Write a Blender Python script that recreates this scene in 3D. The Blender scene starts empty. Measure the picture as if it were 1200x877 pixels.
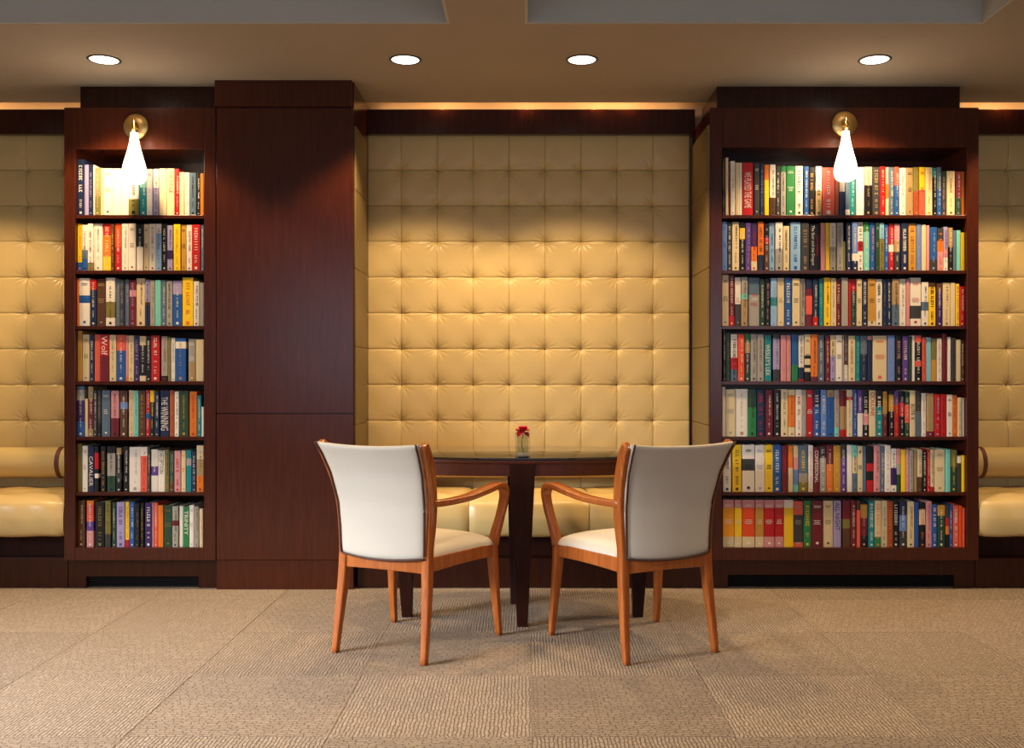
import bpy, bmesh, math, random
from mathutils import Vector, Matrix
R = math.radians
# ------------------------------------------------------------ camera
F, CX, CY, H = 1171.0, 615.0, 440.0, 1.10        # focal in px, principal point, eye height
cam_d = bpy.data.cameras.new('camera')
cam = bpy.data.objects.new('camera', cam_d)
bpy.context.collection.objects.link(cam)
cam_d.sensor_width = 36.0
cam_d.lens = 36.0 * F / 1200.0
cam_d.shift_x = (600 - CX) / 1200.0
cam_d.shift_y = (CY - 438.5) / 1200.0
cam_d.clip_start = 0.05
cam.location = (0, 0, H)
cam.rotation_euler = (R(90), 0, 0)
sc = bpy.context.scene
sc.camera = cam
sc.view_settings.view_transform = 'Standard'
sc.view_settings.look = 'None'
sc.view_settings.gamma = 1.0
sc.view_settings.use_curve_mapping = False
sc.view_settings.exposure = 0.14
# ------------------------------------------------------------ world and daylight
w = bpy.data.worlds.new('world'); sc.world = w; w.use_nodes = True
w.node_tree.nodes['Background'].inputs[0].default_value = (0.80, 0.86, 1.0, 1)
w.node_tree.nodes['Background'].inputs[1].default_value = 0.3
def area(name, loc, target, sx, sy, power, col):
    d = bpy.data.lights.new(name, 'AREA'); d.shape = 'RECTANGLE'; d.size = sx; d.size_y = sy
    d.energy = power; d.color = col
    o = bpy.data.objects.new(name, d); bpy.context.collection.objects.link(o)
    o.location = loc
    o.rotation_euler = (Vector(target) - Vector(loc)).to_track_quat('-Z', 'Y').to_euler()
    return o
a1 = area('window_daylight', (-5.3, 1.2, 1.75), (-2.0, 3.05, 0.0), 2.2, 1.2, 66, (0.88, 0.93, 1.0)); a1.data.spread = R(46)
area('window_daylight', (0.5, -3.3, 1.6), (0, 4.5, 1.0), 8.0, 1.7, 78, (0.76, 0.83, 1.0))
CAN_W, FRONT_FILL_W, SCONCE_W, COVE_W = 78, 44, 1.9, 1.3
WARM = (1.0, 0.70, 0.38)

# ------------------------------------------------------------ helpers
C = bpy.context.collection
def X(px, Y): return (px - CX) * Y / F
def Z(py, Y): return H - (py - CY) * Y / F
def tag(o, label=None, cat=None, group=None, kind=None):
    if label: o['label'] = label
    if cat: o['category'] = cat
    if group: o['group'] = group
    if kind: o['kind'] = kind
    return o
def empty(name, loc=(0, 0, 0), rz=0, **k):
    o = bpy.data.objects.new(name, None); C.objects.link(o)
    o.location = loc; o.rotation_euler = (0, 0, rz); o.empty_display_size = .1
    return tag(o, **k)
class MB:
    def __init__(s): s.v = []; s.f = []; s.c = []
    def add(s, vs, fs, col=None):
        n = len(s.v); s.v += [tuple(v) for v in vs]
        for f in fs: s.f.append(tuple(i + n for i in f)); s.c.append(col)
    def box(s, x0, x1, y0, y1, z0, z1, col=None):
        s.add([(x0,y0,z0),(x1,y0,z0),(x1,y1,z0),(x0,y1,z0),(x0,y0,z1),(x1,y0,z1),(x1,y1,z1),(x0,y1,z1)],
              [(0,3,2,1),(4,5,6,7),(0,1,5,4),(1,2,6,5),(2,3,7,6),(3,0,4,7)], col)
        return s
    def mesh(s, name):
        me = bpy.data.meshes.new(name); me.from_pydata(s.v, [], s.f); me.update()
        if any(c is not None for c in s.c):
            a = me.color_attributes.new('Col', 'FLOAT_COLOR', 'CORNER')
            i = 0
            for p, c in zip(me.polygons, s.c):
                for _ in p.vertices:
                    a.data[i].color = (*(c or (.5, .5, .5)), 1); i += 1
        return me
    def build(s, name, mat, parent=None, bevel=0, smooth=False, loc=None, seg=2):
        me = s.mesh(name)
        return link(name, me, mat, parent, bevel, smooth, loc, seg)
def link(name, me, mat, parent=None, bevel=0, smooth=False, loc=None, seg=2):
    if mat and not me.materials: me.materials.append(mat)
    if bevel:
        bm = bmesh.new(); bm.from_mesh(me)
        bmesh.ops.bevel(bm, geom=[e for e in bm.edges if len(e.link_faces) == 2 and e.calc_face_angle(0) > .5], offset=bevel, segments=seg, profile=.5, affect='EDGES', clamp_overlap=True)
        bm.to_mesh(me); bm.free()
    if smooth:
        me.polygons.foreach_set('use_smooth', [True] * len(me.polygons))
        if bevel:
            try: me.set_sharp_from_angle(angle=R(35))
            except Exception: pass
    o = bpy.data.objects.new(name, me); C.objects.link(o)
    if parent: o.parent = parent
    if loc: o.location = loc
    return o
def catmull(ps, n=5):
    out = []; P = [Vector(p) for p in ps]
    for i in range(len(P) - 1):
        p0 = P[max(i-1, 0)]; p1 = P[i]; p2 = P[i+1]; p3 = P[min(i+2, len(P)-1)]
        for k in range(n):
            t = k / n
            out.append(.5*((2*p1)+(-p0+p2)*t+(2*p0-5*p1+4*p2-p3)*t*t+(-p0+3*p1-3*p2+p3)*t**3))
    out.append(P[-1]); return out
def sweep(path, side, n=5, ch=.28, horizontal=False):
    """path: [(x,y,z,a,b)] a = half size along side, b = half size along the normal. Rounded rectangle section."""
    q = catmull5(path, n); vs = []; fs = []
    side = Vector(side).normalized(); m = 12
    for i, (p, a, b) in enumerate(q):
        t = (q[min(i+1, len(q)-1)][0] - q[max(i-1, 0)][0]).normalized()
        if horizontal: t = Vector((0, 0, 1))
        s = (side - t * side.dot(t)).normalized(); nn = t.cross(s)
        r = ch * 2 * min(a, b)
        for cx, cy, a0 in ((1, 1, 0), (-1, 1, 90), (-1, -1, 180), (1, -1, 270)):
            for k in range(3):
                an = R(a0 + 45 * k)
                vs.append(p + s * (cx * (a - r) + r * math.cos(an)) + nn * (cy * (b - r) + r * math.sin(an)))
    for i in range(len(q) - 1):
        for k in range(m):
            fs.append((i*m+k, i*m+(k+1) % m, (i+1)*m+(k+1) % m, (i+1)*m+k))
    fs.append(tuple(range(m))[::-1]); fs.append(tuple(range((len(q)-1)*m, len(q)*m)))
    b_ = MB(); b_.add(vs, fs); return b_
def catmull5(path, n):
    P = [Vector(p[:3]) for p in path]; out = []
    for i in range(len(P) - 1):
        p0 = P[max(i-1, 0)]; p1 = P[i]; p2 = P[i+1]; p3 = P[min(i+2, len(P)-1)]
        for k in range(n):
            t = k / n
            out.append((.5*((2*p1)+(-p0+p2)*t+(2*p0-5*p1+4*p2-p3)*t*t+(-p0+3*p1-3*p2+p3)*t**3),
                        path[i][3]*(1-t)+path[i+1][3]*t, path[i][4]*(1-t)+path[i+1][4]*t))
    out.append((P[-1], path[-1][3], path[-1][4])); return out
def tube(pts, r, seg=8, closed=False):
    P = [Vector(p) for p in pts]; n = len(P); vs = []; fs = []
    up = Vector((0, 0, 1))
    for i, p in enumerate(P):
        t = (P[(i+1) % n] - P[i-1]) if closed else (P[min(i+1, n-1)] - P[max(i-1, 0)])
        t.normalize()
        s = t.cross(up)
        if s.length < .1: s = t.cross(Vector((1, 0, 0)))
        s.normalize(); u = s.cross(t)
        rr = r[i] if isinstance(r, (list, tuple)) else r
        for k in range(seg):
            a = 2*math.pi*k/seg; vs.append(p + s*math.cos(a)*rr + u*math.sin(a)*rr)
    for i in range(n if closed else n-1):
        j = (i+1) % n
        for k in range(seg):
            fs.append((i*seg+k, i*seg+(k+1) % seg, j*seg+(k+1) % seg, j*seg+k))
    if not closed: fs.append(tuple(range(seg))[::-1]); fs.append(tuple(range((n-1)*seg, n*seg)))
    b = MB(); b.add(vs, fs); return b
def lathe(prof, seg=40, axis='z', c=(0, 0, 0)):
    """prof [(r, h)]; axis z or y (h towards -y)"""
    vs = []; fs = []
    for r, h in prof:
        for k in range(seg):
            a = 2*math.pi*k/seg
            v = (r*math.cos(a), r*math.sin(a), h) if axis == 'z' else (r*math.cos(a), -h, r*math.sin(a))
            vs.append((v[0]+c[0], v[1]+c[1], v[2]+c[2]))
    for i in range(len(prof)-1):
        for k in range(seg):
            fs.append((i*seg+k, i*seg+(k+1) % seg, (i+1)*seg+(k+1) % seg, (i+1)*seg+k))
    if prof[0][0] > 1e-5: fs.append(tuple(range(seg))[::-1])
    if prof[-1][0] > 1e-5: fs.append(tuple(range((len(prof)-1)*seg, len(prof)*seg)))
    b = MB(); b.add(vs, fs); return b

# ------------------------------------------------------------ materials
def srgb(h):
    return tuple(((int(h[i:i+2], 16)/255+.055)/1.055)**2.4 if int(h[i:i+2], 16) > 10 else int(h[i:i+2], 16)/255/12.92 for i in (0, 2, 4))
def mat(name, col, rough=.5, spec=.5, coat=0, metal=0, emis=None, es=0, trans=0, ior=1.45):
    m = bpy.data.materials.new(name); m.use_nodes = True
    b = m.node_tree.nodes['Principled BSDF']
    b.inputs['Base Color'].default_value = (*col, 1); b.inputs['Roughness'].default_value = rough
    b.inputs['Specular IOR Level'].default_value = spec; b.inputs['Coat Weight'].default_value = coat
    b.inputs['Metallic'].default_value = metal; b.inputs['Transmission Weight'].default_value = trans
    b.inputs['IOR'].default_value = ior; b.inputs['Coat Roughness'].default_value = .12
    if emis: b.inputs['Emission Color'].default_value = (*emis, 1); b.inputs['Emission Strength'].default_value = es
    return m, m.node_tree, b
def N(nt, t, **k):
    n = nt.nodes.new(t)
    for a, v in k.items():
        if a in n.inputs: n.inputs[a].default_value = v
        else: setattr(n, a, v)
    return n
def wood(name, c1, c2, rough, coat, scale=(14, 14, 1.2), bump=.03, spec=.5):
    m, nt, b = mat(name, c1, rough, spec, coat)
    tc = N(nt, 'ShaderNodeTexCoord'); mp = N(nt, 'ShaderNodeMapping'); mp.inputs['Scale'].default_value = scale
    nz = N(nt, 'ShaderNodeTexNoise'); nz.inputs['Scale'].default_value = 4; nz.inputs['Detail'].default_value = 8; nz.inputs['Distortion'].default_value = .8
    cr = N(nt, 'ShaderNodeValToRGB'); cr.color_ramp.elements[0].position = .35; cr.color_ramp.elements[1].position = .7
    cr.color_ramp.elements[0].color = (*c1, 1); cr.color_ramp.elements[1].color = (*c2, 1)
    bp = N(nt, 'ShaderNodeBump'); bp.inputs['Strength'].default_value = bump; bp.inputs['Distance'].default_value = .002
    L = nt.links.new
    L(tc.outputs['Object'], mp.inputs[0]); L(mp.outputs[0], nz.inputs['Vector']); L(nz.outputs[0], cr.inputs[0])
    L(cr.outputs[0], b.inputs['Base Color']); L(nz.outputs[0], bp.inputs['Height']); L(bp.outputs[0], b.inputs['Normal'])
    return m
def grainy(name, col, rough, scale, strength, dist=.001, var=.1, spec=.4, kind='noise'):
    m, nt, b = mat(name, col, rough, spec)
    tc = N(nt, 'ShaderNodeTexCoord'); nz = N(nt, 'ShaderNodeTexNoise' if kind == 'noise' else 'ShaderNodeTexVoronoi'); nz.inputs['Scale'].default_value = scale
    n2 = N(nt, 'ShaderNodeTexNoise'); n2.inputs['Scale'].default_value = 5
    bp = N(nt, 'ShaderNodeBump'); bp.inputs['Strength'].default_value = strength; bp.inputs['Distance'].default_value = dist
    mx = N(nt, 'ShaderNodeMixRGB'); mx.inputs[1].default_value = (*[c*(1-var) for c in col], 1); mx.inputs[2].default_value = (*[min(1, c*(1+var)) for c in col], 1)
    L = nt.links.new
    L(tc.outputs['Object'], nz.inputs['Vector']); L(tc.outputs['Object'], n2.inputs['Vector'])
    L(nz.outputs[0], bp.inputs['Height']); L(bp.outputs[0], b.inputs['Normal']); L(n2.outputs[0], mx.inputs[0]); L(mx.outputs[0], b.inputs['Base Color'])
    return m
MAH = wood('mahogany', (.046, .0082, .0024), (.066, .0125, .0035), .24, .0, spec=.5)
MAHD = wood('mahogany_dark', (.026, .0048, .0016), (.040, .0080, .0024), .26, .0, spec=.4)
ESP = wood('espresso', (.018, .004, .002), (.030, .006, .0025), .40, .0, spec=.18)
CHERRY = wood('cherry', (.30, .068, .010), (.43, .125, .022), .28, .3, (16, 16, 1.6))
LEATHER = grainy('cream_leather', (.64, .465, .19), .36, 260, .14, .0006, .06, .4, 'v')
LEATHER_S = grainy('bench_leather', (.66, .47, .19), .33, 260, .15, .0006, .06, .5, 'v')
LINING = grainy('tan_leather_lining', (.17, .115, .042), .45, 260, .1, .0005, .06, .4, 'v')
FABRIC = grainy('ivory_fabric', (.51, .465, .395), .85, 500, .25, .0006, .05, .15)
SEATF = grainy('seat_fabric', (.60, .54, .44), .8, 500, .25, .0006, .05, .15)
PIPING = mat('brown_piping', (.06, .018, .008), .6)[0]
STRAPM = mat('brown_strap', (.13, .035, .015), .5)[0]
TWOOD = wood('table_wood', (.050, .0095, .0026), (.075, .015, .004), .36, 0, spec=.3)
BLACKGLASS = mat('black_glass', (.006, .005, .005), .035, .8, 0)[0]
BLACK = mat('dark_void', (.006, .005, .005), .7, .2)[0]
BRASS = mat('brushed_brass', (.78, .50, .18), .32, .5, 0, 1)[0]
CEIL = grainy('ceiling_plaster', (.40, .345, .28), .9, 90, .25, .002, .04, .2)
COFF_LIT = grainy('coffer_plaster_cool_lit', (.50, .49, .44), .9, 90, .25, .002, .04, .2)  # ceiling plaster again, with the cool light in the coffers put into its colour
WALLP = mat('beige_wall', (.40, .33, .25), .8)[0]
WHITE_TRIM = mat('lamp_trim', (.10, .085, .07), .5)[0]
PAPER = mat('paper', (.62, .56, .42), .8, .2)[0]
GLASS = mat('clear_glass', (.76, .80, .79), .0, .5, trans=1, ior=1.48)[0]
WATER = mat('water', (.97, .99, .98), .0, .5, trans=1, ior=1.33)[0]
PETAL = mat('red_petal', (.62, .012, .03), .5, .4)[0]
PETALD = mat('petal_throat', (.55, .12, .16), .5, .4)[0]
STEM = mat('green_stem', (.06, .14, .03), .5)[0]
SHADE = mat('lit_glass_shade', (.95, .90, .82), .25, .5, emis=(1.0, .80, .58), es=3.5)[0]
DIFF = mat('lit_diffuser', (.9, .9, .85), .4, .5, emis=(1.0, .93, .80), es=3.0)[0]
BULB = mat('cove_bulb', (.9, .9, .85), .4, .5, emis=(1.0, .52, .20), es=9.0)[0]
# book cover material reads the colours of the print from the mesh
COVER, nt, b = mat('printed_cover', (.5, .5, .5), .38, .45)
at = N(nt, 'ShaderNodeVertexColor', layer_name='Col'); nt.links.new(at.outputs[0], b.inputs['Base Color'])
# carpet
def carpet_mat():
    m, nt, b = mat('woven_carpet', (.3, .22, .15), .95, .1)
    L = nt.links.new
    tc = N(nt, 'ShaderNodeTexCoord'); mp = N(nt, 'ShaderNodeMapping'); L(tc.outputs['Object'], mp.inputs[0])
    br = N(nt, 'ShaderNodeTexBrick'); L(mp.outputs[0], br.inputs['Vector'])
    br.inputs['Scale'].default_value = 1; br.inputs['Brick Width'].default_value = .040; br.inputs['Row Height'].default_value = .0125
    br.inputs['Mortar Size'].default_value = .0024; br.inputs['Mortar Smooth'].default_value = .6; br.offset = .37; br.offset_frequency = 2; br.squash = .7; br.squash_frequency = 3
    br.inputs['Color1'].default_value = (.42, .33, .245, 1); br.inputs['Color2'].default_value = (.345, .268, .195, 1); br.inputs['Mortar'].default_value = (.185, .137, .10, 1)
    wp = N(nt, 'ShaderNodeTexNoise'); wp.inputs['Scale'].default_value = 30
    va = N(nt, 'ShaderNodeVectorMath', operation='SCALE'); va.inputs['Scale'].default_value = .016
    vb = N(nt, 'ShaderNodeVectorMath', operation='ADD')
    L(tc.outputs['Object'], wp.inputs['Vector']); L(wp.outputs[1], va.inputs[0]); L(va.outputs[0], vb.inputs[0]); L(tc.outputs['Object'], vb.inputs[1]); L(vb.outputs[0], mp.inputs[0])
    fz = N(nt, 'ShaderNodeTexNoise'); fz.inputs['Scale'].default_value = 320; fz.inputs['Detail'].default_value = 3; L(tc.outputs['Object'], fz.inputs['Vector'])
    oi = N(nt, 'ShaderNodeObjectInfo')
    mr = N(nt, 'ShaderNodeMapRange'); mr.inputs['To Min'].default_value = .90; mr.inputs['To Max'].default_value = 1.10; L(oi.outputs['Random'], mr.inputs['Value'])
    f2 = N(nt, 'ShaderNodeMapRange'); f2.inputs['From Min'].default_value = .3; f2.inputs['From Max'].default_value = .7; f2.inputs['To Min'].default_value = .72; f2.inputs['To Max'].default_value = 1.25; L(fz.outputs[0], f2.inputs['Value'])
    mu = N(nt, 'ShaderNodeMath', operation='MULTIPLY'); L(mr.outputs[0], mu.inputs[0]); L(f2.outputs[0], mu.inputs[1])
    sc_ = N(nt, 'ShaderNodeVectorMath', operation='SCALE'); L(br.outputs['Color'], sc_.inputs[0]); L(mu.outputs[0], sc_.inputs['Scale'])
    L(sc_.outputs[0], b.inputs['Base Color'])
    ad = N(nt, 'ShaderNodeMath', operation='MULTIPLY_ADD'); ad.inputs[1].default_value = -1.0; L(br.outputs['Fac'], ad.inputs[0])
    fm = N(nt, 'ShaderNodeMath', operation='MULTIPLY'); fm.inputs[1].default_value = .5; L(fz.outputs[0], fm.inputs[0]); L(fm.outputs[0], ad.inputs[2])
    bp = N(nt, 'ShaderNodeBump'); bp.inputs['Strength'].default_value = .9; bp.inputs['Distance'].default_value = .004
    L(ad.outputs[0], bp.inputs['Height']); L(bp.outputs[0], b.inputs['Normal'])
    return m
CARPET = carpet_mat()

# ------------------------------------------------------------ room shell
CZ = Z(97, 5.15)      # ceiling height, about 2.61
YB = 5.62             # face of the tufted panels
def struct(o): o['kind'] = 'structure'; return o
fl = struct(MB().box(-5.5, 5.5, -3.5, 5.76, -.10, -.008).build('floor', mat('screed', (.14, .11, .08), .9)[0]))
T = .62
tl = MB()
g = .0003
tl.v = [(-T/2+g, -T/2+g, 0), (T/2-g, -T/2+g, 0), (T/2-g, T/2-g, 0), (-T/2+g, T/2-g, 0)]
e = .006
tile = MB().box(-T/2+g, T/2-g, -T/2+g, T/2-g, -.008, 0).mesh('carpet_tile'); tile.materials.append(CARPET)
bm = bmesh.new(); bm.from_mesh(tile)
bmesh.ops.bevel(bm, geom=[ed for ed in bm.edges if all(v.co.z > -.001 for v in ed.verts)], offset=.0012, segments=1, affect='EDGES'); bm.to_mesh(tile); bm.free()
rnd = random.Random(4)
x0, y0 = .022 + T/2, 3.66 - T/2
for j in range(-3, 4):
    for i in range(-6, 6):
        t = bpy.data.objects.new('carpet_tile', tile); C.objects.link(t); t.parent = fl
        t.location = (x0 + i*T, y0 + j*T, 0)
        t.rotation_euler = (0, 0, R(90) * ((i + j) % 2) + (R(180) if rnd.random() < .5 else 0))
fk = MB().box(-5.5, 5.5, -3.5, y0-3.5*T-.002, -.008, 0)
fk.build('carpet_field', CARPET, fl)
cb = MB()
SL = Z(120, 5.526)
def cbox(x0, x1, y0, y1, z0=CZ, z1=2.92): cb.box(x0, x1, y0, y1, z0, z1)
YC = 4.29
cbox(-5.5, 5.5, YC, 5.526)
cbox(-5.5, X(-150, YC), 1.2, YC); cbox(X(527, YC), 0, 1.2, YC); cbox(X(1152, YC), 5.5, 1.2, YC)
cbox(-5.5, 5.5, -3.5, 1.2)
cb.box(-5.5, 5.5, 5.526, 5.76, 2.80, 2.92)
struct(cb.build('ceiling', CEIL))
struct(MB().box(-5.5, 5.5, 1.2, YC, 2.92, 2.98).build('ceiling', COFF_LIT))
ct = MB(); 
for a, b_ in ((X(-150, YC), X(527, YC)), (0.0, X(1152, YC))):
    ct.box(a, b_, YC-.012, YC-.0005, CZ+.001, 2.92)
    ct.box(a, a+.012, 1.2, YC-.012, CZ+.001, 2.92); ct.box(b_-.012, b_, 1.2, YC-.012, CZ+.001, 2.92)
struct(ct.build('coffer_lit_face', COFF_LIT))  # thin faces over the ceiling slabs that carry the painted coffer light
struct(MB().box(-5.5, 5.5, 5.70, 5.76, 0, 2.8).build('wall_back', WALLP))
def window_wall(name, a0, a1, fixed, th, axis, o0, o1):
    m = MB()
    def b(u0, u1, z0, z1):
        if axis == 'x': m.box(u0, u1, fixed, fixed+th, z0, z1)
        else: m.box(fixed, fixed+th, u0, u1, z0, z1)
    b(a0, a1, 0, .7); b(a0, a1, 2.4, 2.92); b(a0, o0, .7, 2.4); b(o1, a1, .7, 2.4)
    struct(m.build(name, WALLP))
window_wall('wall_front', -5.5, 5.5, -3.56, .06, 'x', -4.2, 4.8)
window_wall('wall_left', -3.5, 5.76, -5.56, .06, 'y', -1.5, 3.6)
struct(MB().box(5.5, 5.56, -3.5, 5.76, 0, 2.92).build('wall_right', WALLP))
def window_frame(name, axis, fixed, o0, o1, n):
    m = MB()
    for k in range(n+1):
        u = o0 + (o1-o0)*k/n
        if axis == 'x': m.box(u-.03, u+.03, fixed, fixed+.06, .7, 2.4)
        else: m.box(fixed, fixed+.06, u-.03, u+.03, .7, 2.4)
    struct(m.build(name, MAHD))
window_frame('window_1', 'x', -3.56, -4.17, 4.77, 6)
window_frame('window_2', 'y', -5.56, -1.47, 3.57, 3)

# ------------------------------------------------------------ bookcases and cupboard
YF = 5.12; YK = 5.17
ZSH = [252, 317, 382, 447, 512, 577, 642]
YS = 5.126
ZT = [Z(p, YS) for p in ZSH]          # top surface of each shelf
def bookcase(xl, xr, il, ir, ytop, crown, slot, label, side_name):
    cx = (X(xl, YF)+X(xr, YF))/2
    t = empty('bookcase', (cx, YF, 0), label=label, cat='bookcase')
    def bx(name, a0, a1, b0, b1, c0, c1, m=MAH, bev=.002):
        return MB().box(a0-cx, a1-cx, b0-YF, b1-YF, c0, c1).build(name, m, t, bev)
    L, Rr, A, B = X(xl, YF), X(xr, YF), X(il, YF), X(ir, YF)
    zb, zt = Z(657, YF), Z(126, YF)
    zo, zl = Z(ytop, YF), ZT[-1]
    bx('side_panel', L, A, YF, 5.66, zb, zt); bx('side_panel', B, Rr, YF, 5.66, zb, zt)
    bx('top_rail', A, B, YF, YF+.022, zo, zt)
    bx('bottom_rail', A, B, YF, 5.50, zb, zl)
    bx('back_panel', A, B, 5.47, 5.49, zl, zt-.002, MAHD, 0)
    bx('top_board', A, B, YF+.022, 5.47, zo+.003, zo+.025, MAH, 0)
    for z in ZT[:-1]: bx('shelf', A, B, YS, 5.47, z-.0185, z)
    c0, c1 = crown
    bx('crown', X(c0, 5.22), X(c1, 5.22), 5.22, 5.66, zt, CZ, MAHD)
    s0, s1 = X(slot[0], YK), X(slot[1], YK)
    zs = Z(slot[2], YK)
    p = MB(); p.box(L-cx, s0-cx, YK-YF, YK-YF+.03, 0, zb); p.box(s1-cx, Rr-cx, YK-YF, YK-YF+.03, 0, zb); p.box(s0-cx, s1-cx, YK-YF, YK-YF+.03, zs, zb)
    p.build('plinth', MAHD, t)
    bx('vent_slot', s0, s1, YK+.03, YK+.04, 0, zs+.01, BLACK, 0)
    g_ = MB()
    for k in range(5): g_.box(s0-cx, s1-cx, YK-YF+.012, YK-YF+.022, .008+k*.012, .012+k*.012)
    g_.build('vent_grille', BLACK, t)
    return t
bookcase(75, 252.6, 88, 239, 175, (94, 252.5), (101, 233, 676), 'narrow mahogany bookcase with seven packed shelves left of the plain cupboard', 'left')
bookcase(832, 1147, 846, 1133, 173, (840, 1125), (853, 1118, 674), 'wide mahogany bookcase with seven packed shelves right of the tufted alcove', 'right')
# plain tall cupboard
cl, cr_ = X(253.4, YF), X(414, YF)
t = empty('tall_cupboard', ((cl+cr_)/2, YF, 0), label='tall plain mahogany cupboard with two flush doors between narrow bookcase and alcove', cat='cupboard')
cx = (cl+cr_)/2
def cbx(name, a0, a1, b0, b1, c0, c1, m=MAH, bev=.0015):
    return MB().box(a0-cx, a1-cx, b0-YF, b1-YF, c0, c1).build(name, m, t, bev)
zb, zt = Z(657, YF), Z(126, YF)
cbx('body', cl, cr_, YF+.022, 5.66, 0.0, CZ, MAH, .001)
cbx('upper_door', cl+.001, cr_, YF, YF+.021, Z(484.3, YF), zt-.001)
cbx('lower_door', cl+.001, cr_, YF, YF+.021, zb+.002, Z(485.7, YF))
cbx('crown', cl-.004, X(412, 5.10), 5.105, YF+.022, zt+.001, CZ)
cbx('plinth', cl, cr_, YF+.008, YF+.022, 0, zb)

# ------------------------------------------------------------ tufted wall panels
CS, RS = .2025, .2016
ZR0 = Z(199.2, YB)
def cell_mesh(name, tl_, tr, bl, br_, seed, w_=CS, h_=RS, n=26):
    rr = random.Random(seed); m = MB(); vs = []
    ph = [(rr.uniform(0, 6), rr.uniform(.6, 1.3)) for _ in range(4)]
    cor = [(-.5, .5, tl_), (.5, .5, tr), (-.5, -.5, bl), (.5, -.5, br_)]
    def warp(s): return .5*math.copysign(abs(2*s)**.6, s)   # denser towards the edges
    for j in range(n+1):
        for i in range(n+1):
            u, v = warp(i/n-.5), warp(j/n-.5)
            x, z = u*(w_-.0012), v*(h_-.0012)
            ex, ez = w_/2-abs(x), h_/2-abs(z)
            d = .0022*math.exp(-ex/.0022) + .0030*math.exp(-ez/.003) + .0045*(abs(u*2)**3*.5 + abs(v*2)**3*.9)
            for k, (cu, cv, on) in enumerate(cor):
                if not on: continue
                dx, dz = x-cu*w_, z-cv*h_; r = math.hypot(dx, dz)
                d += .027*math.exp(-(r/.026)**1.0)
                an = math.atan2(dz, dx)
                d += .0016*ph[k][1]*math.sin(an*13+ph[k][0])*math.exp(-((r-.035)/.028)**2)
            d += .0012*math.sin(x*37+ph[0][0])*math.sin(z*31+ph[1][0])
            vs.append((x, d, z))
    fs = [(j*(n+1)+i, j*(n+1)+i+1, (j+1)*(n+1)+i+1, (j+1)*(n+1)+i) for j in range(n) for i in range(n)]
    m.add(vs, fs); me = m.mesh(name); me.materials.append(LEATHER)
    me.polygons.foreach_set('use_smooth', [True]*len(me.polygons)); return me
cells = {}
rc = random.Random(9)
def cell(key):
    s = rc.randint(0, 3)
    if (key, s) not in cells: cells[(key, s)] = cell_mesh('leather_square', *key, seed=s*7+1)
    return cells[(key, s)]
def tufted(xbtn, c0, c1, label):
    """c0..c1 column indices; column boundary k at xbtn + k*CS; buttons at inner boundaries"""
    xa, xb = xbtn+c0*CS, xbtn+c1*CS
    zbot = ZR0-9*RS
    t = empty('tufted_wall_panel', ((xa+xb)/2, 5.67, zbot), label=label, cat='wall panel', group=None)
    MB().box(xa-(xa+xb)/2, xb-(xa+xb)/2, 0, .025, 0, 10*RS).build('backing_board', LINING, t)
    for c in range(c0, c1):
        for r in range(10):
            L_, R_, T_, B_ = c > c0, c < c1-1, r > 0, r < 9
            o = bpy.data.objects.new('leather_square', cell((L_ and T_, R_ and T_, L_ and B_, R_ and B_)))
            C.objects.link(o); o.parent = t
            o.location = (xbtn+(c+.5)*CS-(xa+xb)/2, YB-5.67-.008, ZR0+RS*(.5-r)-zbot)
    return t
XB = X(470, YB)
tufted(XB, -1, 8, 'wide cream leather tufted back panel in the alcove behind the table')
tufted(X(31, YB), -2, 2, 'cream leather tufted back panel at the left edge beside narrow bookcase')
tufted(X(1181.5, YB), -2, 3, 'cream leather tufted back panel at the right edge beside wide bookcase')
# side linings
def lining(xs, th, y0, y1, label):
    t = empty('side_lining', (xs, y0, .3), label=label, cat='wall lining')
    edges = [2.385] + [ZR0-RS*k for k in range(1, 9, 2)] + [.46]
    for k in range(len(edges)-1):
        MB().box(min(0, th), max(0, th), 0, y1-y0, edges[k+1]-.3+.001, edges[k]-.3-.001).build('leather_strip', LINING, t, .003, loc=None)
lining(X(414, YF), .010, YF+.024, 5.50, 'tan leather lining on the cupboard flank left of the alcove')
lining(X(832, YF), -.012, YF+.002, 5.60, 'tan leather lining on the wide bookcase flank right of the alcove')
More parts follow.
